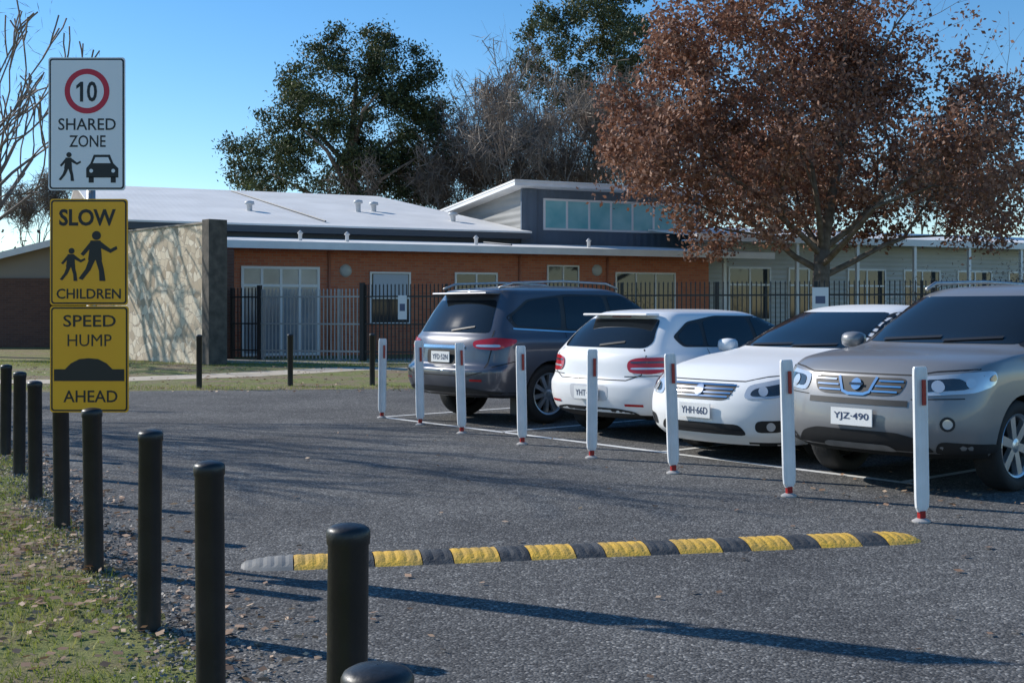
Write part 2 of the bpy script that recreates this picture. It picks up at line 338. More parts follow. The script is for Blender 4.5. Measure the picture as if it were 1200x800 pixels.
def leafmesh(name,C,size,m,parent=None,rs=None,flatz=1.,asp=.6,up=0.):
    rs=rs or np.random.RandomState(1); C=np.asarray(C,dtype=float); n=len(C)
    a=rs.normal(size=(n,3)); a[:,2]+=up; a/=np.linalg.norm(a,axis=1)[:,None]; b=rs.normal(size=(n,3)); b-=a*(a*b).sum(1)[:,None]; b/=np.linalg.norm(b,axis=1)[:,None]
    a[:,2]*=flatz; b[:,2]*=flatz
    s=(size*rs.uniform(.6,1.35,n))[:,None]
    V=np.stack([C-a*s*.5,C-b*s*.5*asp+a*s*.05,C+a*s*.5,C+b*s*.5*asp],1).reshape(-1,3)
    me=bpy.data.meshes.new(name); me.vertices.add(4*n); me.vertices.foreach_set('co',V.ravel()); me.loops.add(4*n); me.loops.foreach_set('vertex_index',np.arange(4*n,dtype=np.int32))
    me.polygons.add(n); me.polygons.foreach_set('loop_start',np.arange(0,4*n,4,dtype=np.int32)); me.update(calc_edges=True); me.validate(); me.materials.append(m)
    return link(bpy.data.objects.new(name,me),parent)
def clumps(lobes,n,leaf,rs,cr=.75,per=45):
    C=[]
    for (x,y,z,r) in lobes:
        k=int(n*(r/2.2)**2)+4
        d=rs.normal(size=(k,3)); d/=np.linalg.norm(d,axis=1)[:,None]; c=np.array([x,y,z])+d*(r*rs.uniform(.35,1.15,k)**.6)[:,None]
        for q in c:
            s=cr*rs.uniform(.5,1.2); C.append(q+rs.normal(0,s*.42,(per,3))*np.array([1,1,.7]))
    return np.concatenate(C)
bark=mat('bark',(.11,.085,.065),.95,col2=(.2,.16,.13),nscale=6,bump=.5,bscale=20)
barkg=mat('grey_bark',(.17,.14,.12),.95,col2=(.26,.22,.19),nscale=6)
oakleaf=mat_leaf('dead_oak_leaf',(.10,.046,.030),(.28,.135,.085),(.54,.31,.21),.28,.7)
evg=mat_leaf('evergreen_leaf',(.013,.023,.009),(.040,.058,.018),(.135,.15,.045),.2,.6)
evg2=mat_leaf('olive_leaf',(.04,.05,.022),(.09,.105,.04),(.17,.18,.075),.2,.5)
twig=mat_leaf('twig_haze',(.12,.09,.075),(.20,.16,.13),(.30,.25,.21),.1,.4)
# oak with dead leaves
oak=empty('oak_tree',(9.3,36,0)); r=random.Random(11); mb=MB(); sp=[]; tips=[]
mb.tube([(0,0,0),(0.03,0,.8),(0,0,2),(.05,0,3.2)],[.42,.30,.26,.23],10)
for k in range(9):
    an=k*2.4+.3; zz=2.4+.16*k; el=.25+.09*k
    d=Vector((math.cos(an)*math.cos(el),math.sin(an)*math.cos(el),math.sin(el)))
    L_=2.9+(.35 if k<6 else 0)
    if math.cos(an)<-.5: L_*=.82
    grow(r,mb,tips,Vector((0.03,0,zz if zz<3.3 else 3.2)),d,L_,.11,1,5,.55,.10,(2,3),.78,6,sp)
grow(r,mb,tips,Vector((.05,0,3.2)),Vector((.05,0,1)),2.9,.2,1,5,.5,.18,(2,3),.8,7,sp)
mb.obj('trunk_and_limbs',bark,oak,True)
rs=np.random.RandomState(5); sp=np.array([p[:] for p in sp])
ok=(sp[:,2]<10.0+rs.uniform(-1.5,1.0,len(sp)))|(rs.rand(len(sp))<.25)
ok&=~((sp[:,0]>3.0)&(sp[:,2]>8.2)&(rs.rand(len(sp))<.8))
src=sp[ok]; reps=max(6,int(48000/len(src)))
C=np.repeat(src,reps,0)+rs.normal(0,.28,(len(src)*reps,3)); C=C[C[:,2]>2.5]
pm=36/1400
LB=[(745,180,40),(770,120,48),(722,172,26),(812,240,38),(838,272,32),(850,90,72),(850,200,66),(890,262,36),(930,140,78),(925,225,55),(1000,190,68),(1010,250,42),(1060,150,68),(1075,235,52),(1130,215,58),(1150,145,48),(1190,230,52),(1230,190,55),(900,20,60),(820,30,50),(970,60,58),(785,65,38),(1050,75,45),(1120,100,35),(1195,110,35),(960,-10,50),(870,-30,50)]
lob=[((x-961)*pm,rs.uniform(-2.5,2.5),1.42+(362.5-y)*pm,r_*pm) for x,y,r_ in LB]
C2=clumps(lob,140,.15,rs,.52,28); C2=C2[C2[:,2]>2.9]
C=np.concatenate([C,C2]); j=rs.normal(0,.25,len(C))
keep=(C[:,0]>-7.0+j)&~((C[:,0]<-4.7+j)&(C[:,2]<5.0+j))&~((C[:,0]<-5.4+j)&(C[:,2]>8.4+j))
leafmesh('leaves',C[keep],.15,oakleaf,oak,rs)
def bare_tree(name,loc,h,seed,maxd=6,spread=.5,th=.2,m=barkg,lean=(0,0),L=None,haze=0,rmin=.008,hsize=.6):
    o=empty(name,loc); r=random.Random(seed); mb=MB(); tips=[]; seg=[]
    L=L or h*.22
    mb.tube([(0,0,0),(lean[0]*.3,0,L*.5),(lean[0]*.6,0,L)],[th*1.3,th*1.05,th],8)
    for k in range(4):
        an=k*1.6+seed; d=Vector((math.cos(an)*.5,math.sin(an)*.5,.85)).normalized()
        grow(r,mb,tips,Vector((lean[0]*.6,0,L*(.9+.03*k))),d,L,th*.62,1,maxd,spread,.12,(2,3),.78,6,seg,rmin)
    mb.obj('branches',m,o,True)
    if haze:
        rs=np.random.RandomState(seed); P=np.array([p[:] for p in seg]); P=np.repeat(P,haze,0)+rs.normal(0,.22,(len(P)*haze,3))
        leafmesh('twigs',P,hsize,twig,o,rs,asp=.045,up=.5)
bare_tree('bare_tree',(-17.0,36.4,0),11.5,4,5,.5,.24,rmin=.028,haze=1,hsize=.4)
bare_tree('bare_tree',(-16.6,34.2,0),9,14,5,.55,.2,rmin=.028)
bare_tree('bare_tree',(-13.5,17.5,0),9,8,6,.5,.16,rmin=.014)
bare_tree('bare_tree',(-16,11.0,0),9,21,5,.5,.16,rmin=.018)
# evergreens
rs=np.random.RandomState(8); pm=60/1400
LB=[(275,190,20),(262,165,10),(290,212,18),(330,150,30),(325,200,38),(368,105,34),(415,78,34),(462,88,36),(492,120,30),(500,165,32),(440,150,60),(395,185,60),(480,200,42),(345,118,20),(432,48,17),(502,85,13),(382,62,14),(515,130,16),(455,50,10),(400,45,9)]
t=empty('evergreen_tree',(-8.1,60,0)); mb=MB(); mb.tube([(0,0,0),(.2,0,4),(0,0,9),(.3,0,13)],[.5,.4,.25,.08],8)
for k in range(12):
    an=k*2.4; mb.tube([(0,0,3+k*.6),(math.cos(an)*2,math.sin(an)*2,4.6+k*.65),(math.cos(an)*4,math.sin(an)*3,5.8+k*.6)],[.18,.1,.03],5)
mb.obj('trunk',bark,t,True)
lob=[((x-410)*pm,rs.uniform(-2,2),1.42+(362.5-y)*pm,r*pm) for x,y,r in LB]
leafmesh('foliage',clumps(lob,95,.3,rs,.75,80),.19,evg,t,rs,asp=.4,up=.4)
pm=66/1400
t=empty('eucalyptus_tree',(3.3,66,0)); mb=MB(); tt=[]; r=random.Random(5)
mb.tube([(0,0,0),(.2,0,4),(0,0,6)],[.4,.3,.28],8)
for k in range(6):
    an=k*1.1; grow(r,mb,tt,Vector((0,0,4+k*.4)),Vector((math.cos(an)*.5,math.sin(an)*.5,.9)).normalized(),3.4,.2,1,5,.4,.15,(2,3),.8,6)
mb.obj('trunk',barkg,t,True)
LB=[(640,55,32),(690,30,36),(730,16,32),(660,95,34),(710,90,40),(745,65,38),(612,88,20),(680,130,26),(640,25,16),(600,122,16),(700,0,26)]
lob=[((x-670)*pm,rs.uniform(-2,2),1.42+(362.5-y)*pm,r*pm) for x,y,r in LB]
leafmesh('foliage',clumps(lob,85,.3,rs,.7,65),.20,evg2,t,rs,asp=.45)
# background bare trees
for i,(x,y,h) in enumerate([(-3.4,61,11),(-.6,59,12),(1.8,58,13),(4.6,60,13),(7.5,66,14),(-30,75,11),(16,70,12),(25,72,12)]):
    bare_tree('bare_tree',(x,y,0),h,30+i,6,.45,.22,L=h*.22,haze=4,rmin=.022,hsize=.8)
C=[]
for i in range(520):
    x=rs.uniform(-70,70); hh=2.6+2.0*math.sin(x*.35)+1.5*math.sin(x*.9+1)+rs.uniform(-1,1.5)
    z=rs.uniform(.3,max(hh,1.5)+2.0); C.append(np.array([x,84+rs.uniform(-3,3),z])+rs.normal(0,1.0,(60,3)))
leafmesh('distant_trees',np.concatenate(C),.38,mat_leaf('scrub',(.03,.034,.02),(.08,.07,.045),(.16,.13,.09),.1,.15),None,rs)
# shrubs near wing
def shrub(loc,r,m,n,seed,nm='shrub'):
    rs=np.random.RandomState(seed); o=empty(nm,loc); mb=MB()
    for k in range(14):
        an=k*2.4; mb.tube([(0,0,0),(math.cos(an)*r*.4,math.sin(an)*r*.4,r*.8),(math.cos(an)*r*.9,math.sin(an)*r*.8,r*1.4)],[.03,.02,.006],4)
    mb.obj('stems',barkg,o)
    d=rs.normal(size=(n,3))*np.array([.5,.5,.45])*r+np.array([0,0,r*1.0]); d=d[d[:,2]>.02]; leafmesh('leaves',d,.10,m,o,rs,asp=.25,up=.5)
shrub((16.6,37.5,0),1.5,twig,6500,1); shrub((13.6,38,0),1.2,twig,4000,2); shrub((3.6,38.2,0),.9,evg,2500,3); shrub((12.0,34,0),.8,evg,2500,5)

# ---------------------------------------------------------------- fence
stl=mat('fence_steel',(.02,.02,.022),.45); stg=mat('gate_steel',(.40,.41,.42),.4,.3)
F0=Vector((-8.0,34.0,0)); F1=Vector((14.5,26.2,0)); FL=(F1-F0).length; fd=math.atan2(F1.y-F0.y,F1.x-F0.x)
fe=empty('steel_picket_fence',F0,fd)
def pickets(x0,x1,h,m,nm,parent,rails=(.25,1.0,1.75)):
    mb=MB(); x=x0
    while x<x1:
        mb.box(x-.0125,x+.0125,-.0125,.0125,.06,h-.06); k=len(mb.v)
        mb.v+=[(x-.02,-.014,h-.06),(x+.02,-.014,h-.06),(x+.02,.014,h-.06),(x-.02,.014,h-.06),(x,0,h)]; mb.f+=[(k,k+1,k+4),(k+1,k+2,k+4),(k+2,k+3,k+4),(k+3,k,k+4)]
        x+=.115
    for z in rails: mb.box(x0-.02,x1,-.02,.02,z,z+.04)
    x=x0
    while x<=x1+.1: mb.box(x-.035,x+.035,.022,.09,0,h-.02); x+=2.4
    mb.obj(nm,m,parent)
pickets(0,.9,2.05,stl,'panel',fe); pickets(1.0,4.1,2.0,stg,'gate',fe); pickets(4.2,FL,2.12,stl,'panels',fe)
mb=MB(); mb.box(4.08,4.2,-.06,.06,0,2.15); mb.box(.88,.98,-.06,.06,0,2.1); mb.obj('gate_posts',stl,fe)
nt=mat('notice_white',(.8,.8,.8),.5)
def notice(x,z,w,h):
    o=empty('notice_sign',F0+Vector((math.cos(fd)*x,math.sin(fd)*x,0)),fd); box('plate',-w/2,w/2,-.035,-.03,z,z+h,nt,o); box('text_block',-w*.3,w*.3,-.038,-.036,z+h*.35,z+h*.65,mat('notice_blue',(.1,.12,.2),.5),o)
notice(5.35,1.15,.26,.65); notice(16.3,1.35,.38,.6)

# ---------------------------------------------------------------- buildings
B=empty('school_building',(-8.1,34.6,0),rad(24.2))
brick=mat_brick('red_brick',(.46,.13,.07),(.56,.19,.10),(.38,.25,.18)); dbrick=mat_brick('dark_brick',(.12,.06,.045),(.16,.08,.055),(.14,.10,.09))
roofm=mat_ribbed('metal_roof',(.88,.86,.82),.2,0,0,.7,.010,.15); fas=mat('white_fascia',(.86,.86,.85),.5,col2=(.78,.78,.78),nscale=2); dk=mat('dark_trim',(.07,.08,.095),.6); blu=mat_ribbed('blue_grey_cladding',(.12,.16,.21),.3,0)
gcl=mat_ribbed('grey_cladding',(.30,.30,.29),.25,2,depth=.03); wfr=mat('white_frame',(.80,.80,.80),.4); gls=mat('window_glass',(.03,.04,.05),.04,spec=.5)
teal=mat('teal_glass',(.16,.48,.52),.12,col2=(.35,.66,.68),nscale=1.0,spec=.6); wb=mat_ribbed('weatherboard',(.58,.58,.56),.18,2,depth=.05)
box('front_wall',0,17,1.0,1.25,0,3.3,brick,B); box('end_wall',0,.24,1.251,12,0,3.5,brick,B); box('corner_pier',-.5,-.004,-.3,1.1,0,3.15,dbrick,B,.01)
def window(s0,s1,z0,z1,t,n=1,g=gls,fr=wfr,fw=.05,trans=None):
    mb=MB(); mb.box(s0,s1,t-.05,t-.002,z0,z0+fw); mb.box(s0,s1,t-.05,t-.002,z1-fw,z1)
    for k in range(n+1):
        c=s0+(s1-s0-fw)*k/n; mb.box(c,c+fw,t-.048,t-.003,z0+fw,z1-fw)
    if trans:
        for zt in trans: mb.box(s0+fw,s1-fw,t-.044,t-.004,zt,zt+fw)
    mb.obj('window_frame',fr,B); box('window_glass',s0+.01,s1-.01,t-.022,t-.006,z0+.01,z1-.01,g,B)
window(.45,2.85,.02,2.72,1.0,4,mat('door_glass',(.16,.20,.24),.1,col2=(.34,.38,.42),nscale=1),wfr,.08,(2.1,))
window(4.45,5.8,.95,2.6,1.0,1,gls,wfr,.06,(1.75,)); box('blind',4.55,5.7,.93,.945,1.83,2.52,mat('blind',(.5,.55,.62),.6),B)
window(7.3,8.8,1.2,2.62,1.0,2,gls,wfr,.06); window(10.6,11.8,1.0,2.9,1.0,2,gls,wfr)
window(13.2,15.6,.9,2.7,1.0,3)
mb=MB(); mb.lathe([(.001,-.08),(.12,-.07),(.19,-.03),(.2,0)],20,'Y',(3.68,.998,2.62)); mb.lathe([(.001,-.08),(.12,-.07),(.19,-.03),(.2,0)],20,'Y',(12.5,.998,2.75)); mb.obj('wall_lamps',mat('lamp_glass',(.5,.5,.48),.4),B,True)
mb=MB()
for s in (3.15,9.6,12.9): mb.tube([(s,.96,0),(s,.96,3.2)],[.045,.045],8)
mb.obj('downpipes',mat('downpipe',(.42,.16,.10),.6),B,True)
def slab(name,P,th,m,parent=B):
    n=len(P); v=[(a,b,c) for a,b,c in P]+[(a,b,c-th) for a,b,c in P]
    return mesh(name,v,[tuple(range(n)),tuple(range(2*n-1,n-1,-1))]+[(j+n,(j+1)%n+n,(j+1)%n,j) for j in range(n)],m,parent)
slab('lower_roof',[(-.7,-.12,3.40),(19,-.12,3.40),(19,4.15,3.78),(-.7,4.15,3.78)],.06,roofm)
box('lower_fascia',-.72,19,-.16,-.124,3.20,3.42,fas,B); box('soffit',-.6,19,-.12,1.0,3.30,3.325,fas,B)
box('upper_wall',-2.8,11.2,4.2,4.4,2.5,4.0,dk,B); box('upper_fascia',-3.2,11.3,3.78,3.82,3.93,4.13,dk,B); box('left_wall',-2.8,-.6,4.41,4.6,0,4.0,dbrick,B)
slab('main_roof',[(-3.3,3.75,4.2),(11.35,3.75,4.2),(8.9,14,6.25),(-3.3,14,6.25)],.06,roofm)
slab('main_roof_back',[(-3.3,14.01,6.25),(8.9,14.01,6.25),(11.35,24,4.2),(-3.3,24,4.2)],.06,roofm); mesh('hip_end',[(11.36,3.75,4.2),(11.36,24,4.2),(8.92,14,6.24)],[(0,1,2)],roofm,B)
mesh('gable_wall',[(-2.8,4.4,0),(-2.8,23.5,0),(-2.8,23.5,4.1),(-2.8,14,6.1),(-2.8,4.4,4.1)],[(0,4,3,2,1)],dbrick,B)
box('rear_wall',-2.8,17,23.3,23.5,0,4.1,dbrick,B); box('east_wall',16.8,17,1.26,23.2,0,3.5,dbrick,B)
mb=MB()
for s,t,h in ((6.2,8,.3),(6.9,8.3,.22),(2.0,7.2,.2),(9.2,6.0,.2)):
    z=4.2+(t-3.75)*.2; mb.lathe([(.10,z-.1),(.10,z+h),(.18,z+h+.02),(.16,z+h+.12),(.001,z+h+.15)],14,c=(s,t,0))
for s in (2.4,3.9,8.3,12.5): mb.lathe([(.06,3.4),(.06,3.75),(.10,3.78),(.001,3.88)],10,c=(s,1.6,0))
mb.obj('roof_vents',mat('vent',(.6,.6,.6),.5),B,True)
mb=MB(); mb.tube([(2.6,13.5,6.18),(3.3,9,5.29),(4.0,4.5,4.40)],[.03,.03,.03],5); mb.tube([(9.0,2.6,3.70),(9.0,.3,3.50)],[.03,.03],5); mb.obj('roof_cables',dk,B)
mb=MB(); mb.v+=[(11.2,4.2,3.2),(18.7,4.2,3.2),(18.7,4.2,5.78),(11.2,4.2,5.78)]; mb.f.append((0,1,2,3)); mb.obj('clerestory_front',blu,B)
mesh('clerestory_side',[(11.2,4.2,3.2),(11.2,10.7,3.2),(11.2,10.7,5.32),(11.2,4.2,5.78)],[(0,3,2,1)],gcl,B)
mesh('clerestory_side_far',[(18.7,4.2,3.2),(18.7,10.7,3.2),(18.7,10.7,5.32),(18.7,4.2,5.78)],[(0,1,2,3)],gcl,B); mesh('clerestory_back',[(11.2,10.7,3.2),(18.7,10.7,3.2),(18.7,10.7,5.32),(11.2,10.7,5.32)],[(3,2,1,0)],gcl,B)
box('clerestory_corner',11.1,11.7,4.1,4.19,3.4,5.76,blu,B)
slab('clerestory_roof',[(10.6,3.6,6.02),(19.3,3.6,6.02),(19.3,11.3,5.48),(10.6,11.3,5.48)],.07,roofm); slab('clerestory_fascia',[(10.62,3.62,5.945),(19.28,3.62,5.945),(19.28,11.28,5.405),(10.62,11.28,5.405)],.13,fas)
window(12.0,18.5,4.30,5.45,4.2,7,teal,wfr,.08)
# wing to the right
box('wing_wall',17.01,44,2,2.2,0,3.9,wb,B); slab('wing_roof',[(16.4,.9,4.08),(45,.9,4.08),(45,9,5.0),(16.4,9,5.0)],.07,roofm); box('wing_fascia',16.4,45,.85,.89,3.86,4.12,fas,B); box('wing_soffit',16.5,45,.9,2.0,3.9,3.93,fas,B)
for s in (18.5,21.2,24.0,26.8,29.6,32.4): window(s,s+1.9,1.0,3.0,2.0,2,gls,wfr,.07,(2.3,))
for s in (17.6,20.8,23.6,26.4,29.2,32.0,35): box('wing_post',s,s+.12,.95,1.07,0,3.86,wfr,B)
# stone wall
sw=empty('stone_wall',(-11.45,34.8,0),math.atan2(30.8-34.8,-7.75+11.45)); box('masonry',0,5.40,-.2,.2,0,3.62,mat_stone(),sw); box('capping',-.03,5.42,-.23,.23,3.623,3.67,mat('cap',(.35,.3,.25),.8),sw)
box('end_pier',5.43,5.80,-.26,.26,0,3.72,mat('pier_shade_tone',(.07,.062,.052),.85,col2=(.13,.11,.09),nscale=5,bump=.4,bscale=12),sw,.01)  # pier's shadow side is put into its dark base colour
# garage left
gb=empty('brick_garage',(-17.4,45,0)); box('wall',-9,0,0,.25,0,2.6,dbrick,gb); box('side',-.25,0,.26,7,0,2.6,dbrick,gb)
slab('roof',[(-5,-.4,2.7),(.5,-.4,4.05),(.5,7,4.05),(-5,7,2.7)],.08,roofm,gb); slab('barge',[(-5,-.46,2.74),(.5,-.46,4.1),(.5,-.42,4.1),(-5,-.42,2.74)],.25,fas,gb)
mesh('gable',[(-5,0.1,2.6),(0,0.1,2.6),(0,0.1,3.85)],[(0,1,2)],mat('gable_sheet',(.3,.26,.22),.7),gb)
slab('roof_other_side',[(.51,-.4,4.05),(6,-.4,2.7),(6,7,2.7),(.51,7,4.05)],.08,roofm,gb)

# ---------------------------------------------------------------- vehicles
glass=mat('car_glass',(.012,.016,.020),.03,spec=.5); blkp=mat('black_plastic',(.02,.02,.021),.55); chrome=mat('chrome',(.70,.71,.73),.15,1.); redl=mat('tail_lamp',(.45,.012,.015),.12,coat=.5); hl=mat('headlamp',(.62,.65,.68),.08,.35,coat=1); dkl=mat('lamp_inner',(.08,.085,.09),.1,.6,coat=1)
amb=mat('amber_lamp',(.7,.25,.03),.2,coat=1); tyre=mat('tyre',(.018,.018,.019),.8,bump=.2,bscale=50); alloy=mat('alloy',(.62,.63,.65),.28,.8); seam=mat('panel_gap',(.008,.008,.009),.7); platem=mat('number_plate',(.82,.82,.80),.5); ptxt=mat('plate_text',(.03,.05,.12),.5); under=mat('wheel_well',(.01,.01,.01),.9)
def paintm(name,c,metal,rough=.3,coat=.3,spec=.25):
    return mat(name,c,rough,metal,coat=coat,spec=spec)
NQ=12; EXP=2.5
def ringpts(r):
    xf,zf,xr,zr,hw,Df,Dr,cf=r; H=[]
    for k in range(NQ+1):
        a=rad(90*k/NQ); H.append((xf-Df+Df*max(math.cos(a),0)**(2/EXP),hw*math.sin(a)**(2/EXP),1))
    for k in range(1,16):
        t=k/16; H.append((xf-Df+(xr+Dr-xf+Df)*t,hw,0))
    for k in range(NQ,-1,-1):
        a=rad(90*k/NQ); H.append((xr+Dr-Dr*max(math.cos(a),0)**(2/EXP),hw*math.sin(a)**(2/EXP),0))
    out=[]
    for x,y,fr in H:
        t=(x-xr)/(xf-xr); z=zr+(zf-zr)*t+(cf*(1-(y/hw)**2) if fr else 0); out.append((x,y,z))
    return out+[(x,-y,z) for x,y,z in out[-2:0:-1]]
class Car:
    def __init__(s,name,rings,loc,heading,paint,wheels,R,tw,nsp,arch=.045):
        s.e=empty(name,loc,heading); s.paint=paint
        K=[np.array(ringpts(r)) for r in rings]; out=[]; SUB=5; ten=.36
        for i in range(len(K)-1):
            p0=K[max(i-1,0)];p1=K[i];p2=K[i+1];p3=K[min(i+2,len(K)-1)]; m1=(p2-p0)*ten; m2=(p3-p1)*ten
            for k in range(SUB):
                t=k/SUB; out.append((2*t**3-3*t*t+1)*p1+(t**3-2*t*t+t)*m1+(-2*t**3+3*t*t)*p2+(t**3-t*t)*m2)
        out.append(K[-1]); n=len(K[0]); v=np.concatenate(out); f=[]
        for i in range(len(out)-1):
            for j in range(n): f.append((i*n+j,i*n+(j+1)%n,(i+1)*n+(j+1)%n,(i+1)*n+j))
        f.append(tuple(range(n))[::-1]); f.append(tuple((len(out)-1)*n+j for j in range(n)))
        V=[Vector(p) for p in v]; s.bvh=BVHTree.FromPolygons(V,f)
        o=mesh('body_shell',v,f,paint,s.e,True); o.data.materials.append(under)
        s.hw=max(r[4] for r in rings)
        mb=MB()
        for x in wheels:
            for sg_ in (1,-1):
                y0=sg_*(s.hw-.30); y1=sg_*(s.hw+.1); k=len(mb.v); N_=40; RR=R+arch
                for yy_ in (min(y0,y1),max(y0,y1)):
                    for j in range(N_): mb.v.append((x+RR*math.cos(2*math.pi*j/N_),yy_,R+RR*math.sin(2*math.pi*j/N_)))
                mb.f+= [(k+j,k+(j+1)%N_,k+N_+(j+1)%N_,k+N_+j)[::-1] for j in range(N_)]; mb.f.append(tuple(k+j for j in range(N_))); mb.f.append(tuple(k+N_+j for j in range(N_))[::-1])
        c=mb.obj('cutter',under,s.e)
        bm=bmesh.new(); bm.from_mesh(c.data); bmesh.ops.recalc_face_normals(bm,faces=bm.faces); bm.to_mesh(c.data); bm.free()
        bm=bmesh.new(); bm.from_mesh(o.data); bmesh.ops.recalc_face_normals(bm,faces=bm.faces); bm.to_mesh(o.data); bm.free()
        md=o.modifiers.new('b','BOOLEAN'); md.object=c; md.operation='DIFFERENCE'; md.solver='EXACT'
        dg=bpy.context.evaluated_depsgraph_get(); dg.update(); nm=bpy.data.meshes.new_from_object(o.evaluated_get(dg)); o.modifiers.clear(); o.data=nm
        nm.materials.clear(); nm.materials.append(paint); nm.materials.append(under)
        for p in nm.polygons:
            cc=p.center; p.material_index=0; p.use_smooth=True
            for x in wheels:
                dd=math.hypot(cc.x-x,cc.z-R)
                if dd<R+arch+.002 and abs(cc.y)>s.hw-.32 and abs(p.normal.y)<.3 or (dd<R+arch and abs(abs(cc.y)-(s.hw-.30))<.01): p.material_index=1; p.use_smooth=False
            if cc.z<.33 and p.normal.z<-.8: p.material_index=1
        bpy.data.objects.remove(c)
        es=o.modifiers.new('e','EDGE_SPLIT'); es.split_angle=rad(42)
        for x in wheels:
            for sg_ in (1,-1):
                s.wheel(x,sg_*(s.hw-.03-tw/2),R,tw,sg_,nsp)
    def wheel(s,x,y,R,w,sd,nsp):
        h=w/2; rr=R*.70
        mb=MB(); mb.lathe([(rr,-h*.8),(R*.82,-h),(R*.94,-h*.93),(R*.985,-h*.78),(R,-h*.5),(R,h*.5),(R*.985,h*.78),(R*.94,h*.93),(R*.82,h),(rr,h*.8),(rr,-h*.8)],40,'Y',(x,y,R)); mb.obj('tyre',tyre,s.e,True)
        o=y+sd*h*.78
        mb=MB(); mb.lathe([(rr*1.02,sd*.0),(rr*1.0,sd*.008),(rr*.94,0),(rr*.90,-sd*.02),(rr*.9,-sd*.12)],40,'Y',(x,o,R))
        for k in range(nsp):
            a=2*math.pi*(k+.25)/nsp; c,sn=math.cos(a),math.sin(a); w0=.022 if nsp>7 else .030; w1=w0*1.25
            P=[(.04,-w0),(rr*.93,-w1),(rr*.93,w1),(.04,w0)]
            v=[(x+c*p-sn*q,o-sd*(.012 if p<.1 else .006),R+sn*p+c*q) for p,q in P]+[(x+c*p-sn*q,o-sd*.05,R+sn*p+c*q) for p,q in P]; mb.add(v,BF)
        mb.lathe([(.001,sd*.0),(.03,-sd*.002),(.055,-sd*.01),(.065,-sd*.05)],24,'Y',(x,o,R)); mb.obj('alloy_rim',alloy,s.e)
        mb=MB(); mb.lathe([(.001,0),(rr*.92,0)],30,'Y',(x,o-sd*.09,R)); mb.obj('brake_backing',under,s.e)
    def cast(s,P,yaw,off):
        c,sn=math.cos(rad(yaw)),math.sin(rad(yaw)); d=Vector((c,sn,0)); h=Vector((-sn,c,0)); res=[]; dep=[]
        for a,z in P:
            o=d*5+h*a+Vector((0,0,z)); l,nn,_,_=s.bvh.ray_cast(o,-d)
            if l is None: res.append(None)
            else:
                if nn.dot(d)<0: nn=-nn
                res.append(l+nn*off); dep.append((l-o).length)
        av=sum(dep)/max(len(dep),1)
        for i,q in enumerate(res):
            if q is None:
                a,z=P[i]; l,nn,_,_=s.bvh.find_nearest(d*(5-av)+h*a+Vector((0,0,z)))
                if nn.dot(d)<0: nn=-nn
                res[i]=l+nn*off
        return res
    def put(s,nm,v,f,m,mirror):
        mesh(nm,v,f,m,s.e,True)
        if mirror: mesh(nm,[(p[0],-p[1],p[2]) for p in v],[q[::-1] for q in f],m,s.e,True)
    def decal(s,nm,pts,yaw,m,off=.004,mirror=True,rnd=2,step=.05):
        c,sn=math.cos(rad(yaw)),math.sin(rad(yaw)); P=[Vector((-sn*p[0]+c*p[1],p[2])) for p in pts]
        for _ in range(rnd):
            Q=[]
            for i in range(len(P)):
                a,b=P[i],P[(i+1)%len(P)]; l=(b-a).length; k=min(.25,.03/l) if l>0 else .25
                Q+= [a.lerp(b,k),a.lerp(b,1-k)]
            P=Q
        D=[]
        for i in range(len(P)):
            a,b=P[i],P[(i+1)%len(P)]; n=max(1,int((b-a).length/step)); D+=[a.lerp(b,k/n) for k in range(n)]
        P=D; n=len(P)
        def inside(x,z):
            r=False
            for i in range(n):
                a,b=P[i],P[i-1]
                if (a.y>z)!=(b.y>z) and x<(b.x-a.x)*(z-a.y)/(b.y-a.y)+a.x: r=not r
            return r
        xs=[p.x for p in P]; zs=[p.y for p in P]; I=[]
        x=min(xs)+step*.5
        while x<max(xs):
            z=min(zs)+step*.5
            while z<max(zs):
                if inside(x,z) and min((Vector((x,z))-p).length for p in P)>step*.35: I.append(Vector((x,z)))
                z+=step
            x+=step
        R_=delaunay_2d_cdt(P+I,[(i,(i+1)%n) for i in range(n)],[],1,1e-5)
        v2=R_[0]; f=[tuple(q) for q in R_[2]]
        v=s.cast([(p.x,p.y) for p in v2],yaw,off)
        d=Vector((c,sn,0)); g=[]
        for q in f:
            a,b,cc=[v[k] for k in q[:3]]
            g.append(q if (b-a).cross(cc-a).dot(d)>0 else q[::-1])
        s.put(nm,[tuple(p) for p in v],g,m,mirror)
    def stripe(s,nm,pts,yaw,w,m=None,off=.0035,mirror=True,step=.05):
        c,sn=math.cos(rad(yaw)),math.sin(rad(yaw)); P=[Vector((-sn*p[0]+c*p[1],p[2])) for p in pts]; D=[]
        for i in range(len(P)-1):
            a,b=P[i],P[i+1]; n=max(1,int((b-a).length/step)); D+=[a.lerp(b,k/n) for k in range(n)]
        D.append(P[-1]); A_=[];
        for i,p in enumerate(D):
            t=(D[min(i+1,len(D)-1)]-D[max(i-1,0)]).normalized(); nn=Vector((-t.y,t.x))*w/2; A_+=[p+nn,p-nn]
        v=s.cast([(p.x,p.y) for p in A_],yaw,off); f=[(2*i,2*i+1,2*i+3,2*i+2) for i in range(len(D)-1)]
        s.put(nm,[tuple(p) for p in v],f,m or seam,mirror)
    def disc(s,nm,p,yaw,r,m,off=.006,mirror=True):
        c,sn=math.cos(rad(yaw)),math.sin(rad(yaw)); 
        pts=[(p[0]-sn*r*math.cos(t),p[1]+c*r*math.cos(t),p[2]+r*math.sin(t)) for t in [2*math.pi*k/16 for k in range(16)]]
        s.decal(nm,pts,yaw,m,off,mirror,0,.04)
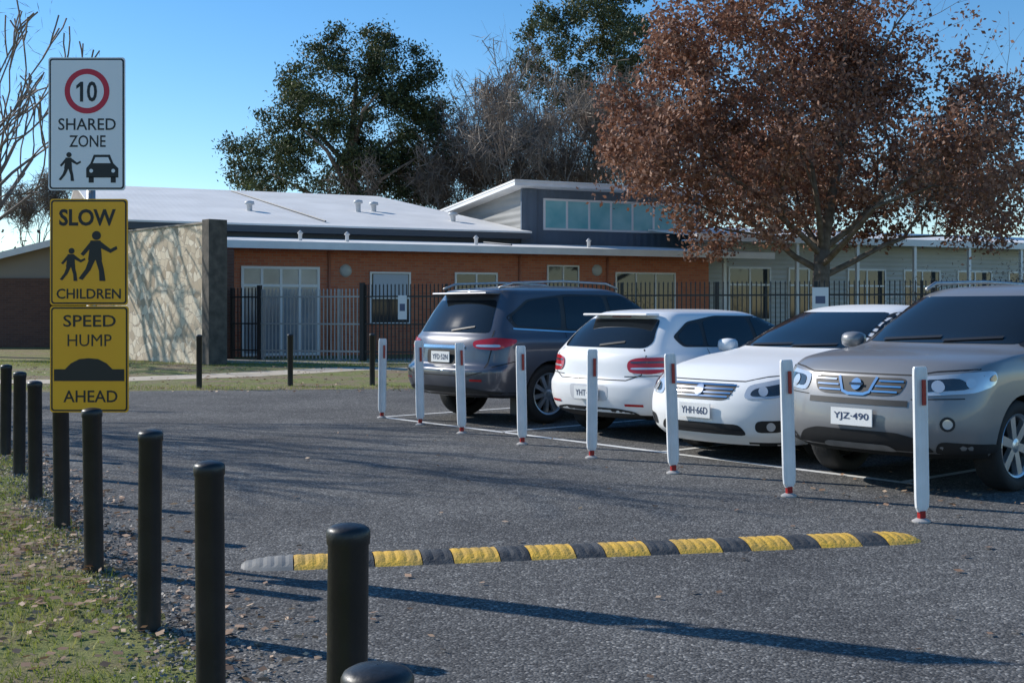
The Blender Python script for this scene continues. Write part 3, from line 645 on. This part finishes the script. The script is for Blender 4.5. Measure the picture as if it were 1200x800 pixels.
    def plate(s,z,rear,txt,w=.372,h=.134):
        yaw=180 if rear else 0; p=s.cast([(0,z)],yaw,0)[0]; sg_=-1 if rear else 1; x=p.x+sg_*.02
        box('number_plate',min(x,x+sg_*.01),max(x,x+sg_*.01),-w/2,w/2,z-h/2,z+h/2,platem,s.e)
        v,f=textmesh(txt,.01); mn=v.min(0); mx=v.max(0); X=x+sg_*.0125
        V=[]
        for q in v:
            a=(q[0]-mn[0])/(mx[0]-mn[0])-.5; b=(q[1]-mn[1])/(mx[1]-mn[1])-.5
            V.append((X,a*w*.85*(1 if not rear else -1),z+b*h*.5))
        mesh('plate_characters',V,f,ptxt,s.e)
    def mirrors(s,x,z):
        for sg_ in (1,-1):
            mb=MB(); 
            for a,(k,hh) in enumerate([(-.1,.5),(-.06,.95),(0,1),(.05,.9),(.09,.45)]):
                for t in range(12):
                    an=2*math.pi*t/12; mb.v.append((x+k,sg_*(s.hw+.06+.105*math.copysign(abs(math.cos(an))**.7,math.cos(an))*hh),z+.075*math.copysign(abs(math.sin(an))**.7,math.sin(an))*hh))
            for i in range(4):
                for j in range(12): mb.f.append((i*12+j,i*12+(j+1)%12,(i+1)*12+(j+1)%12,(i+1)*12+j))
            mb.f+= [tuple(range(12))[::-1],tuple(range(48,60))]
            mb.box(x-.02,x+.03,min(sg_*(s.hw-.12),sg_*(s.hw)),max(sg_*(s.hw-.12),sg_*(s.hw)),z-.06,z-.03); mb.obj('wing_mirror',s.paint,s.e,True)
    def rails(s,pts,r,m):
        for sg_ in (1,-1):
            mb=MB(); mb.tube([(x,sg_*y,z) for x,y,z in pts],[r]*len(pts),8); mb.obj('roof_rail',m,s.e,True)
    def handles(s,xs,z,m):
        for x in xs:
            s.decal('door_handle',[(x-.09,0,z-.013),(x+.09,0,z-.013),(x+.09,0,z+.013),(x-.09,0,z+.013)],90,m,.022,True,1,.05)
            s.decal('handle_recess',[(x-.07,0,z-.03),(x+.05,0,z-.03),(x+.05,0,z+.025),(x-.07,0,z+.025)],90,seam,.002,True,2,.05)
def R8(rows,Df,Dr): 
    out=[]
    for i,r in enumerate(rows):
        d=r[5] if len(r)>5 else Df; e=r[6] if len(r)>6 else Dr; c=r[7] if len(r)>7 else 0
        out.append((*r[:5],d,e,c))
    return out
Hh=math.atan2(.643,.766)
# --- charcoal SUV (rear view)
p1=paintm('charcoal_paint',(.10,.105,.125),.45,.3,.7,.5)
c=Car('suv',R8([(2.2,.28,-2.24,.34,.86),(2.36,.36,-2.38,.40,.925),(2.43,.52,-2.44,.53,.95),(2.42,.66,-2.445,.68,.96),(2.38,.80,-2.37,.75,.962),(2.32,.93,-2.34,.95,.955),(2.12,1.02,-2.30,1.06,.935,.5,.38,.03),(1.15,1.13,-2.24,1.14,.875,.4,.32,.03),(.75,1.38,-2.10,1.38,.80,.4,.3),(.38,1.60,-1.96,1.60,.70,.38,.28),(.15,1.68,-1.93,1.665,.60,.35,.28),(-.3,1.72,-1.5,1.71,.35,.25,.25),(-.8,1.73,-1.0,1.73,.03,.05,.05)],.55,.40),(.93,16.42,.004),Hh,p1,(1.42,-1.37),.37,.24,10)
c.decal('windscreen',[(0,-.74,1.17),(0,.74,1.17),(0,.60,1.60),(0,-.60,1.60)],0,glass,.004,False)
c.decal('rear_glass',[(0,-.70,1.13),(0,.70,1.13),(0,.58,1.53),(0,-.58,1.53)],180,glass,.004,False)
c.decal('window_surround',[(1.0,0,1.13),(.45,0,1.45),(.1,0,1.60),(-.9,0,1.61),(-1.6,0,1.54),(-1.98,0,1.32),(-1.9,0,1.19),(-1.0,0,1.135)],90,blkp,.003)
c.stripe('chrome_trim',[(1.0,0,1.125),(-1.0,0,1.13),(-1.92,0,1.18)],90,.018,chrome,.007)
c.decal('side_window',[(.88,0,1.15),(.42,0,1.43),(.1,0,1.575),(-.2,0,1.585),(-.2,0,1.15)],90,glass,.006)
c.decal('side_window',[(-.28,0,1.15),(-.28,0,1.585),(-.98,0,1.58),(-1.05,0,1.16)],90,glass,.006)
c.decal('quarter_window',[(-1.13,0,1.17),(-1.06,0,1.575),(-1.58,0,1.52),(-1.92,0,1.32),(-1.86,0,1.21)],90,glass,.006)
c.decal('tail_lamp',[(-2.32,-.58,.96),(-2.32,-.58,1.03),(-2.2,-.85,1.07),(-1.92,-.95,1.05),(-1.97,-.95,.99),(-2.2,-.88,.92),(-2.30,-.68,.935)],225,redl,.012)
c.decal('tail_lamp_clear',[(-2.3,-.62,.96),(-2.3,-.62,.985),(-2.15,-.90,.99),(-2.15,-.90,.955)],225,hl,.016)
c.stripe('tailgate_gap',[(0,-.74,1.16),(0,-.80,.93),(0,-.76,.66),(0,-.55,.61),(0,.55,.61),(0,.76,.66),(0,.80,.93),(0,.74,1.16)],180,.012,None,.003,False)
c.stripe('chrome_bar',[(0,-.42,.955),(0,.42,.955)],180,.035,chrome,.012,False)
c.decal('plate_recess',[(0,-.30,.74),(0,.30,.74),(0,.33,.92),(0,-.33,.92)],180,seam,.003,False); c.plate(.83,True,'YFD·52N')
c.decal('lower_bumper',[(0,-.80,.33),(0,.80,.33),(0,.76,.44),(0,.55,.47),(0,-.55,.47),(0,-.76,.44)],180,blkp,.005,False)
c.decal('bumper_corner',[(-2.42,-.5,.33),(-1.78,-.97,.33),(-1.78,-.97,.40),(-2.42,-.5,.46)],225,blkp,.005)
c.stripe('bumper_reflector',[(0,.60,.56),(0,.76,.56)],180,.025,redl,.006)
c.stripe('bumper_seam',[(-2.3,-.90,.72),(-1.9,-.97,.80)],225,.01)
c.decal('sill',[(.95,0,.30),(.95,0,.42),(-.93,0,.42),(-.93,0,.30)],90,blkp,.006)
c.stripe('door_gap',[(-.24,0,1.13),(-.24,0,.45)],90,.009); c.stripe('door_gap',[(1.0,0,1.1),(.98,0,.6),(.88,0,.45)],90,.009); c.stripe('door_gap',[(-1.08,0,1.13),(-1.12,0,.95),(-.98,0,.70),(-.88,0,.45)],90,.009)
c.handles((.0,-.92),.98,chrome); c.mirrors(.85,1.15); c.rails([(.1,.62,1.69),(-.1,.61,1.755),(-.9,.61,1.775),(-1.7,.59,1.745),(-1.9,.57,1.68)],.016,galv)
box('rear_spoiler',-2.10,-1.85,-.56,.56,1.60,1.63,p1,c.e,.014); c.stripe('rear_wiper',[(0,-.05,1.15),(0,-.45,1.20)],180,.018,blkp,.014,False)
box('wheel_flap',-1.85,-1.83,-.93,-.72,.14,.36,blkp,c.e)
# --- white hatchback (rear view)
p2=paintm('white_paint',(.82,.82,.82),0,.35)
c=Car('hatchback',R8([(2.0,.2,-1.98,.24,.78),(2.12,.3,-2.10,.31,.855),(2.16,.45,-2.155,.46,.88),(2.15,.6,-2.16,.60,.885),(2.1,.72,-2.11,.69,.882),(2.03,.80,-2.085,.84,.872),(1.88,.86,-2.05,.93,.85,.45,.34,.03),(1.0,.965,-1.99,1.0,.80,.4,.3,.03),(.6,1.17,-1.82,1.18,.715,.4,.28),(.2,1.335,-1.62,1.34,.615,.38,.26),(.0,1.39,-1.52,1.39,.52,.35,.26),(-.3,1.415,-1.25,1.415,.3,.2,.2),(-.6,1.42,-.9,1.42,.03,.05,.05)],.55,.42),(2.48,14.42,.004),Hh,p2,(1.38,-1.31),.325,.21,10)
c.decal('windscreen',[(0,-.66,1.0),(0,.66,1.0),(0,.54,1.33),(0,-.54,1.33)],0,glass,.004,False)
c.decal('rear_glass',[(0,-.62,1.0),(0,.62,1.0),(0,.665,1.06),(0,.54,1.31),(0,-.54,1.31),(0,-.665,1.06)],180,glass,.004,False)
c.decal('window_surround',[(.85,0,.97),(.3,0,1.24),(0,0,1.34),(-.8,0,1.345),(-1.3,0,1.28),(-1.62,0,1.12),(-1.5,0,1.01)],90,blkp,.003)
c.decal('side_window',[(.75,0,.99),(.28,0,1.22),(0,0,1.32),(-.2,0,1.325),(-.2,0,.995)],90,glass,.006); c.decal('side_window',[(-.27,0,.995),(-.27,0,1.325),(-.8,0,1.32),(-1.05,0,1.28),(-1.1,0,1.01)],90,glass,.006); c.decal('quarter_window',[(-1.16,0,1.02),(-1.12,0,1.27),(-1.3,0,1.25),(-1.55,0,1.12),(-1.47,0,1.03)],90,glass,.006)
c.decal('tail_lamp',[(-2.1,-.56,.74),(-2.1,-.54,.86),(-2.05,-.64,.90),(-1.86,-.86,.91),(-1.78,-.88,.88),(-1.84,-.87,.76),(-2.0,-.78,.73)],225,redl,.010)
c.decal('tail_lamp_inner',[(-2.1,-.60,.775),(-2.1,-.60,.795),(-1.84,-.87,.805),(-1.86,-.87,.785)],225,hl,.014); c.stripe('tail_lamp_band',[(-2.1,-.60,.85),(-1.84,-.87,.86)],225,.018,dkl,.014)
c.stripe('tailgate_gap',[(0,-.62,.99),(0,-.68,.92),(0,-.66,.72),(0,-.5,.66),(0,.5,.66),(0,.66,.72),(0,.68,.92),(0,.62,.99)],180,.010,None,.003,False)
c.disc('badge',(-2,0,.86),180,.042,dkl,.008,False); c.disc('badge_rim',(-2,0,.86),180,.05,chrome,.006,False)
c.decal('plate_recess',[(0,-.28,.43),(0,.28,.43),(0,.30,.60),(0,-.30,.60)],180,mat('shade_white',(.6,.6,.62),.4),.003,False); c.plate(.51,True,'YHT·28C')
c.decal('lower_bumper',[(0,-.66,.22),(0,.66,.22),(0,.62,.33),(0,.4,.36),(0,-.4,.36),(0,-.62,.33)],180,blkp,.005,False); c.stripe('bumper_reflector',[(0,.5,.40),(0,.70,.40)],180,.025,redl,.006)
c.stripe('bumper_seam',[(-2.1,-.5,.70),(-1.75,-.885,.72),(-1.6,-.885,.66)],225,.009)
c.stripe('door_gap',[(-.24,0,.98),(-.24,0,.32)],90,.008); c.stripe('door_gap',[(.9,0,.94),(.88,0,.4)],90,.008); c.stripe('door_gap',[(-1.12,0,.99),(-1.12,0,.8),(-.95,0,.6),(-.9,0,.32)],90,.008)
c.handles((-.05,-.95),.83,p2); c.mirrors(.72,.98); box('rear_spoiler',-1.76,-1.55,-.50,.50,1.345,1.372,p2,c.e,.012); c.stripe('high_brake_lamp',[(0,-.15,1.335),(0,.15,1.335)],180,.02,redl,.01,False)
c.stripe('rear_wiper',[(0,0,1.02),(0,-.34,1.06)],180,.02,blkp,.012,False)
# --- white sedan (front view)
p3=paintm('pearl_white_paint',(.84,.84,.83),0,.35,.15,.2)
c=Car('sedan',R8([(2.26,.17,-2.25,.25,.80),(2.37,.27,-2.36,.35,.875),(2.41,.42,-2.40,.5,.905),(2.40,.56,-2.41,.65,.91),(2.35,.68,-2.37,.8,.905),(2.26,.77,-2.33,.95,.895),(2.04,.85,-2.28,1.03,.87,.6,.4,.035),(1.62,.93,-2.1,1.05,.85,.5,.38,.03),(1.08,1.0,-1.85,1.07,.815,.4,.35,.03),(.62,1.21,-1.48,1.25,.725,.4,.3),(.16,1.385,-1.05,1.39,.625,.38,.3),(-.08,1.44,-.88,1.44,.52,.3,.25),(-.3,1.465,-.65,1.465,.3,.15,.15),(-.45,1.47,-.55,1.47,.03,.03,.03)],.62,.42),(3.57,12.72,.004),Hh+math.pi,p3,(1.44,-1.335),.33,.215,7)
c.decal('windscreen',[(0,-.69,1.035),(0,.69,1.035),(0,.55,1.385),(0,-.55,1.385)],0,glass,.004,False)
c.decal('rear_glass',[(0,-.66,1.10),(0,.66,1.10),(0,.52,1.38),(0,-.52,1.38)],180,glass,.004,False)
c.decal('window_surround',[(.95,0,1.01),(.35,0,1.28),(.0,0,1.385),(-.6,0,1.40),(-1.0,0,1.34),(-1.45,0,1.10),(-1.3,0,1.05)],90,blkp,.003); c.stripe('chrome_trim',[(.95,0,1.005),(-1.4,0,1.06)],90,.014,chrome,.006)
c.decal('side_window',[(.84,0,1.03),(.32,0,1.265),(0,0,1.365),(-.15,0,1.375),(-.15,0,1.035)],90,glass,.006); c.decal('side_window',[(-.22,0,1.035),(-.22,0,1.375),(-.6,0,1.38),(-.95,0,1.325),(-1.3,0,1.12),(-1.2,0,1.06)],90,glass,.006)
c.decal('grille',[(0,-.40,.73),(0,.40,.73),(0,.34,.60),(0,.28,.58),(0,-.28,.58),(0,-.34,.60)],0,blkp,.004,False)
for z,w in ((.715,.39),(.680,.37),(.645,.355),(.612,.33)): c.stripe('grille_bar',[(0,-w,z),(0,w,z)],0,.014,chrome,.012,False)
c.disc('badge',(2.3,0,.665),0,.05,chrome,.018,False)
c.decal('headlamp',[(2.30,.46,.60),(2.20,.44,.72),(1.95,.72,.80),(1.62,.87,.84),(1.68,.89,.78),(2.02,.84,.66),(2.18,.70,.61)],38,hl,.006)
c.decal('headlamp_inner',[(2.26,.50,.625),(2.20,.50,.69),(2.0,.70,.745),(1.85,.84,.76),(1.95,.85,.70),(2.14,.72,.635)],38,dkl,.009)
c.disc('projector',(2.18,.60,.67),38,.042,hl,.013); c.disc('projector',(2.05,.74,.70),38,.035,hl,.013)
c.decal('lower_intake',[(0,-.52,.27),(0,.52,.27),(0,.46,.37),(0,-.46,.37)],0,blkp,.004,False); c.stripe('intake_bar',[(0,-.48,.32),(0,.48,.32)],0,.015,seam,.008,False)
c.decal('fog_recess',[(2.3,.60,.30),(2.3,.60,.41),(2.1,.80,.42),(2.15,.80,.31)],38,blkp,.004); c.disc('fog_lamp',(2.2,.70,.36),38,.04,hl,.008)
c.plate(.48,False,'YHH·66D'); c.stripe('bonnet_gap',[(0,-.80,.825),(0,-.60,.80),(0,-.44,.755),(0,.44,.755),(0,.60,.80),(0,.80,.825)],0,.009,None,.002,False)
c.stripe('door_gap',[(1.0,0,.98),(.98,0,.5),(.93,0,.3)],90,.008); c.stripe('door_gap',[(-.18,0,1.02),(-.18,0,.3)],90,.008); c.stripe('door_gap',[(-1.22,0,1.04),(-1.15,0,.75),(-.95,0,.5),(-.92,0,.3)],90,.008); c.stripe('bumper_seam',[(1.86,0,.74),(1.80,0,.62)],90,.008)
c.handles((-.02,-1.02),.86,chrome); c.mirrors(.80,1.03)
c.stripe('wiper',[(0,-.5,1.045),(0,.02,1.065)],0,.018,blkp,.014,False); c.stripe('wiper',[(0,.05,1.045),(0,.5,1.065)],0,.018,blkp,.014,False)
# --- grey SUV (front view)
p4=paintm('grey_metallic_paint',(.25,.25,.255),.3,.34,.35,.4)
c=Car('suv',R8([(2.12,.28,-2.2,.3,.80),(2.26,.36,-2.28,.4,.87),(2.315,.50,-2.31,.55,.89),(2.305,.66,-2.3,.7,.895),(2.27,.80,-2.27,.85,.893),(2.22,.92,-2.24,1.0,.885),(2.08,1.0,-2.2,1.08,.865,.5,.33,.035),(1.7,1.055,-2.18,1.1,.85,.45,.32,.03),(1.22,1.10,-2.15,1.13,.82,.35,.3,.03),(.82,1.33,-2.05,1.35,.75,.35,.28),(.45,1.53,-1.95,1.54,.67,.35,.25),(.2,1.605,-1.86,1.61,.58,.3,.25),(-.1,1.635,-1.4,1.635,.3,.2,.2),(-.5,1.645,-1.0,1.645,.03,.04,.04)],.50,.33),(4.44,10.83,.004),Hh+math.pi,p4,(1.36,-1.27),.355,.225,6)
c.decal('windscreen',[(0,-.71,1.135),(0,.71,1.135),(0,.61,1.53),(0,-.61,1.53)],0,glass,.004,False); c.decal('rear_glass',[(0,-.68,1.15),(0,.68,1.15),(0,.6,1.49),(0,-.6,1.49)],180,glass,.004,False)
c.decal('window_surround',[(1.08,0,1.11),(.6,0,1.40),(.25,0,1.535),(-1.5,0,1.54),(-1.95,0,1.47),(-1.95,0,1.2),(-1.6,0,1.13)],90,blkp,.003)
c.decal('side_window',[(.96,0,1.135),(.56,0,1.39),(.25,0,1.515),(-.15,0,1.52),(-.15,0,1.135)],90,glass,.006); c.decal('side_window',[(-.22,0,1.135),(-.22,0,1.52),(-.95,0,1.52),(-1.05,0,1.14)],90,glass,.006); c.decal('quarter_window',[(-1.12,0,1.15),(-1.05,0,1.52),(-1.5,0,1.52),(-1.85,0,1.45),(-1.85,0,1.2)],90,glass,.006)
c.decal('grille',[(0,-.42,.89),(0,.42,.89),(0,.38,.775),(0,.30,.75),(0,-.30,.75),(0,-.38,.775)],0,blkp,.004,False)
c.stripe('grille_chrome',[(0,.17,.89),(0,.12,.775),(0,.07,.757),(0,-.07,.757),(0,-.12,.775),(0,-.17,.89)],0,.022,chrome,.010,False); c.disc('badge_ring',(2.3,0,.83),0,.045,chrome,.017,False); c.stripe('badge_bar',[(0,-.06,.83),(0,.06,.83)],0,.018,dkl,.020,False)
for z,w0,w1 in ((.862,.19,.39),(.822,.165,.375),(.782,.14,.35)): c.stripe('grille_bar',[(0,w0,z),(0,w1,z)],0,.013,chrome,.010,True)
c.stripe('upper_intake',[(0,-.44,.70),(0,.44,.70)],0,.045,blkp,.005,False)
c.decal('headlamp',[(2.26,.50,.76),(2.24,.49,.90),(2.02,.76,.935),(1.74,.87,.955),(1.76,.88,.85),(2.0,.84,.79)],40,hl,.006)
c.decal('headlamp_inner',[(2.24,.54,.79),(2.22,.54,.88),(2.02,.74,.90),(1.98,.80,.82)],40,dkl,.009); c.disc('projector',(2.14,.62,.835),40,.045,hl,.013); c.disc('projector',(1.98,.79,.86),40,.038,hl,.013); c.decal('indicator',[(1.86,.86,.88),(1.78,.88,.94),(1.76,.88,.87)],40,amb,.010)
c.decal('lower_bumper',[(0,-.62,.34),(0,.62,.34),(0,.52,.44),(0,.36,.48),(0,-.36,.48),(0,-.52,.44)],0,blkp,.005,False); c.decal('skid_plate',[(0,-.34,.33),(0,.34,.33),(0,.28,.38),(0,-.28,.38)],0,galv,.010,False)
c.decal('bumper_corner',[(2.15,.60,.33),(1.75,.90,.33),(1.75,.90,.40),(2.15,.62,.43)],40,blkp,.005)
c.disc('fog_surround',(2.15,.70,.56),40,.055,blkp,.006); c.disc('fog_lamp',(2.15,.70,.56),40,.036,hl,.010); c.plate(.58,False,'YJZ·490')
c.stripe('bonnet_gap',[(0,-.83,.965),(0,-.60,.945),(0,-.46,.915),(0,.46,.915),(0,.60,.945),(0,.83,.965)],0,.010,None,.002,False); c.stripe('bumper_seam',[(0,.46,.735),(0,.80,.75)],0,.008,None,.002)
c.decal('sill',[(.92,0,.30),(.92,0,.40),(-.83,0,.40),(-.83,0,.30)],90,blkp,.006)
c.stripe('door_gap',[(1.05,0,1.08),(1.03,0,.6),(.93,0,.4)],90,.009); c.stripe('door_gap',[(-.18,0,1.12),(-.18,0,.4)],90,.009); c.stripe('door_gap',[(-1.08,0,1.12),(-1.05,0,.9),(-.85,0,.6),(-.82,0,.4)],90,.009)
c.handles((.0,-.88),.96,p4); c.mirrors(.90,1.14); c.rails([(.25,.60,1.60),(.1,.60,1.66),(-.8,.60,1.685),(-1.6,.59,1.67),(-1.8,.58,1.60)],.018,galv)
c.stripe('wiper',[(0,-.5,1.15),(0,.05,1.18)],0,.02,blkp,.014,False); c.stripe('wiper',[(0,.1,1.15),(0,.55,1.18)],0,.02,blkp,.014,False)

# ---------------------------------------------------------------- grass blades and fallen leaves
rs=np.random.RandomState(12)
def bx(y):
    ys=[b[1] for b in BOL]; xs=[b[0] for b in BOL]; return np.interp(y,ys,xs)
def patch(n,y0,y1,w):
    y=rs.uniform(y0,y1,n); off=rs.uniform(0,1,n)**.8*w; x=bx(y)+.12-off; return x,y,off
def blades(name,x,y,h,m):
    n=len(x); a=rs.uniform(0,6.28,n); w=.0035; lx=rs.normal(0,.45,n)*h; ly=rs.normal(0,.45,n)*h
    P=np.zeros((n,3,3)); P[:,0,0]=x-np.cos(a)*w; P[:,0,1]=y-np.sin(a)*w; P[:,1,0]=x+np.cos(a)*w; P[:,1,1]=y+np.sin(a)*w; P[:,2,0]=x+lx; P[:,2,1]=y+ly; P[:,2,2]=h
    me=bpy.data.meshes.new(name); me.vertices.add(3*n); me.vertices.foreach_set('co',P.ravel()); me.loops.add(3*n); me.loops.foreach_set('vertex_index',np.arange(3*n,dtype=np.int32)); me.polygons.add(n); me.polygons.foreach_set('loop_start',np.arange(0,3*n,3,dtype=np.int32)); me.update(calc_edges=True); me.materials.append(m)
    return link(bpy.data.objects.new(name,me))
gm=mat_leaf('grass_blade',(.11,.16,.02),(.26,.30,.05),(.52,.46,.17),.4,1.2)
x,y,off=patch(120000,4.0,13,5.0); k=(np.sin(x*2.6+y*1.3)+np.sin(y*3.1-x)+rs.normal(0,.5,len(x))+np.minimum(off,1.3)*1.0)>.75; x,y=x[k],y[k]
blades('grass',x,y,rs.uniform(.015,.05,len(x)),gm)
n=60000; x=rs.uniform(-16,0,n); y=rs.uniform(20.9,33,n); k=((np.sin(x*.9)+np.sin(y*1.3+x)+rs.normal(0,.6,n))>-.8)&((y<22.0)|(y>29.5)|(x>-1)); blades('lawn_grass',x[k],y[k],rs.uniform(.03,.07,k.sum()),gm)
lf=mat_leaf('fallen_leaf',(.14,.08,.045),(.34,.20,.12),(.62,.45,.30),.15,2)
x,y,off=patch(9000,3.6,12,3.2); kk=(np.sin(x*2.3+1)+np.sin(y*1.9+x*2)+rs.normal(0,.7,len(x)))>-.2; x,y=x[kk],y[kk]
C=[np.stack([x+rs.normal(0,.1,len(x)),y,rs.uniform(.012,.045,len(x))],1)]
n=500; y=rs.uniform(3.5,12,n); x=bx(y)+.15+np.abs(rs.normal(0,.35,n)); C.append(np.stack([x,y,rs.uniform(.010,.022,n)],1))
n=140; C.append(np.stack([rs.uniform(-2,6,n),rs.uniform(4,16,n),np.full(n,.018)],1))
n=60; C.append(np.stack([rs.normal(3.0,.5,n),rs.normal(9.0,.5,n),np.full(n,.018)],1))
leafmesh('fallen_leaves',np.concatenate(C),.055,lf,None,rs,.3,.75)
n=1200; x=rs.uniform(-14,0,n); y=rs.uniform(20.3,30,n); leafmesh('fallen_leaves',np.stack([x,y,np.full(n,.03)],1),.08,lf,None,rs,.3,.75)
gv=mat_leaf('gravel_stone',(.12,.11,.10),(.25,.22,.19),(.42,.38,.33),0,2)
n=9000; y=rs.uniform(3.0,13,n); x=bx(y)+.08+rs.normal(0,.15,n); leafmesh('gravel',np.stack([x,y,rs.uniform(.006,.014,n)],1),.022,gv,None,rs,.6,.9)
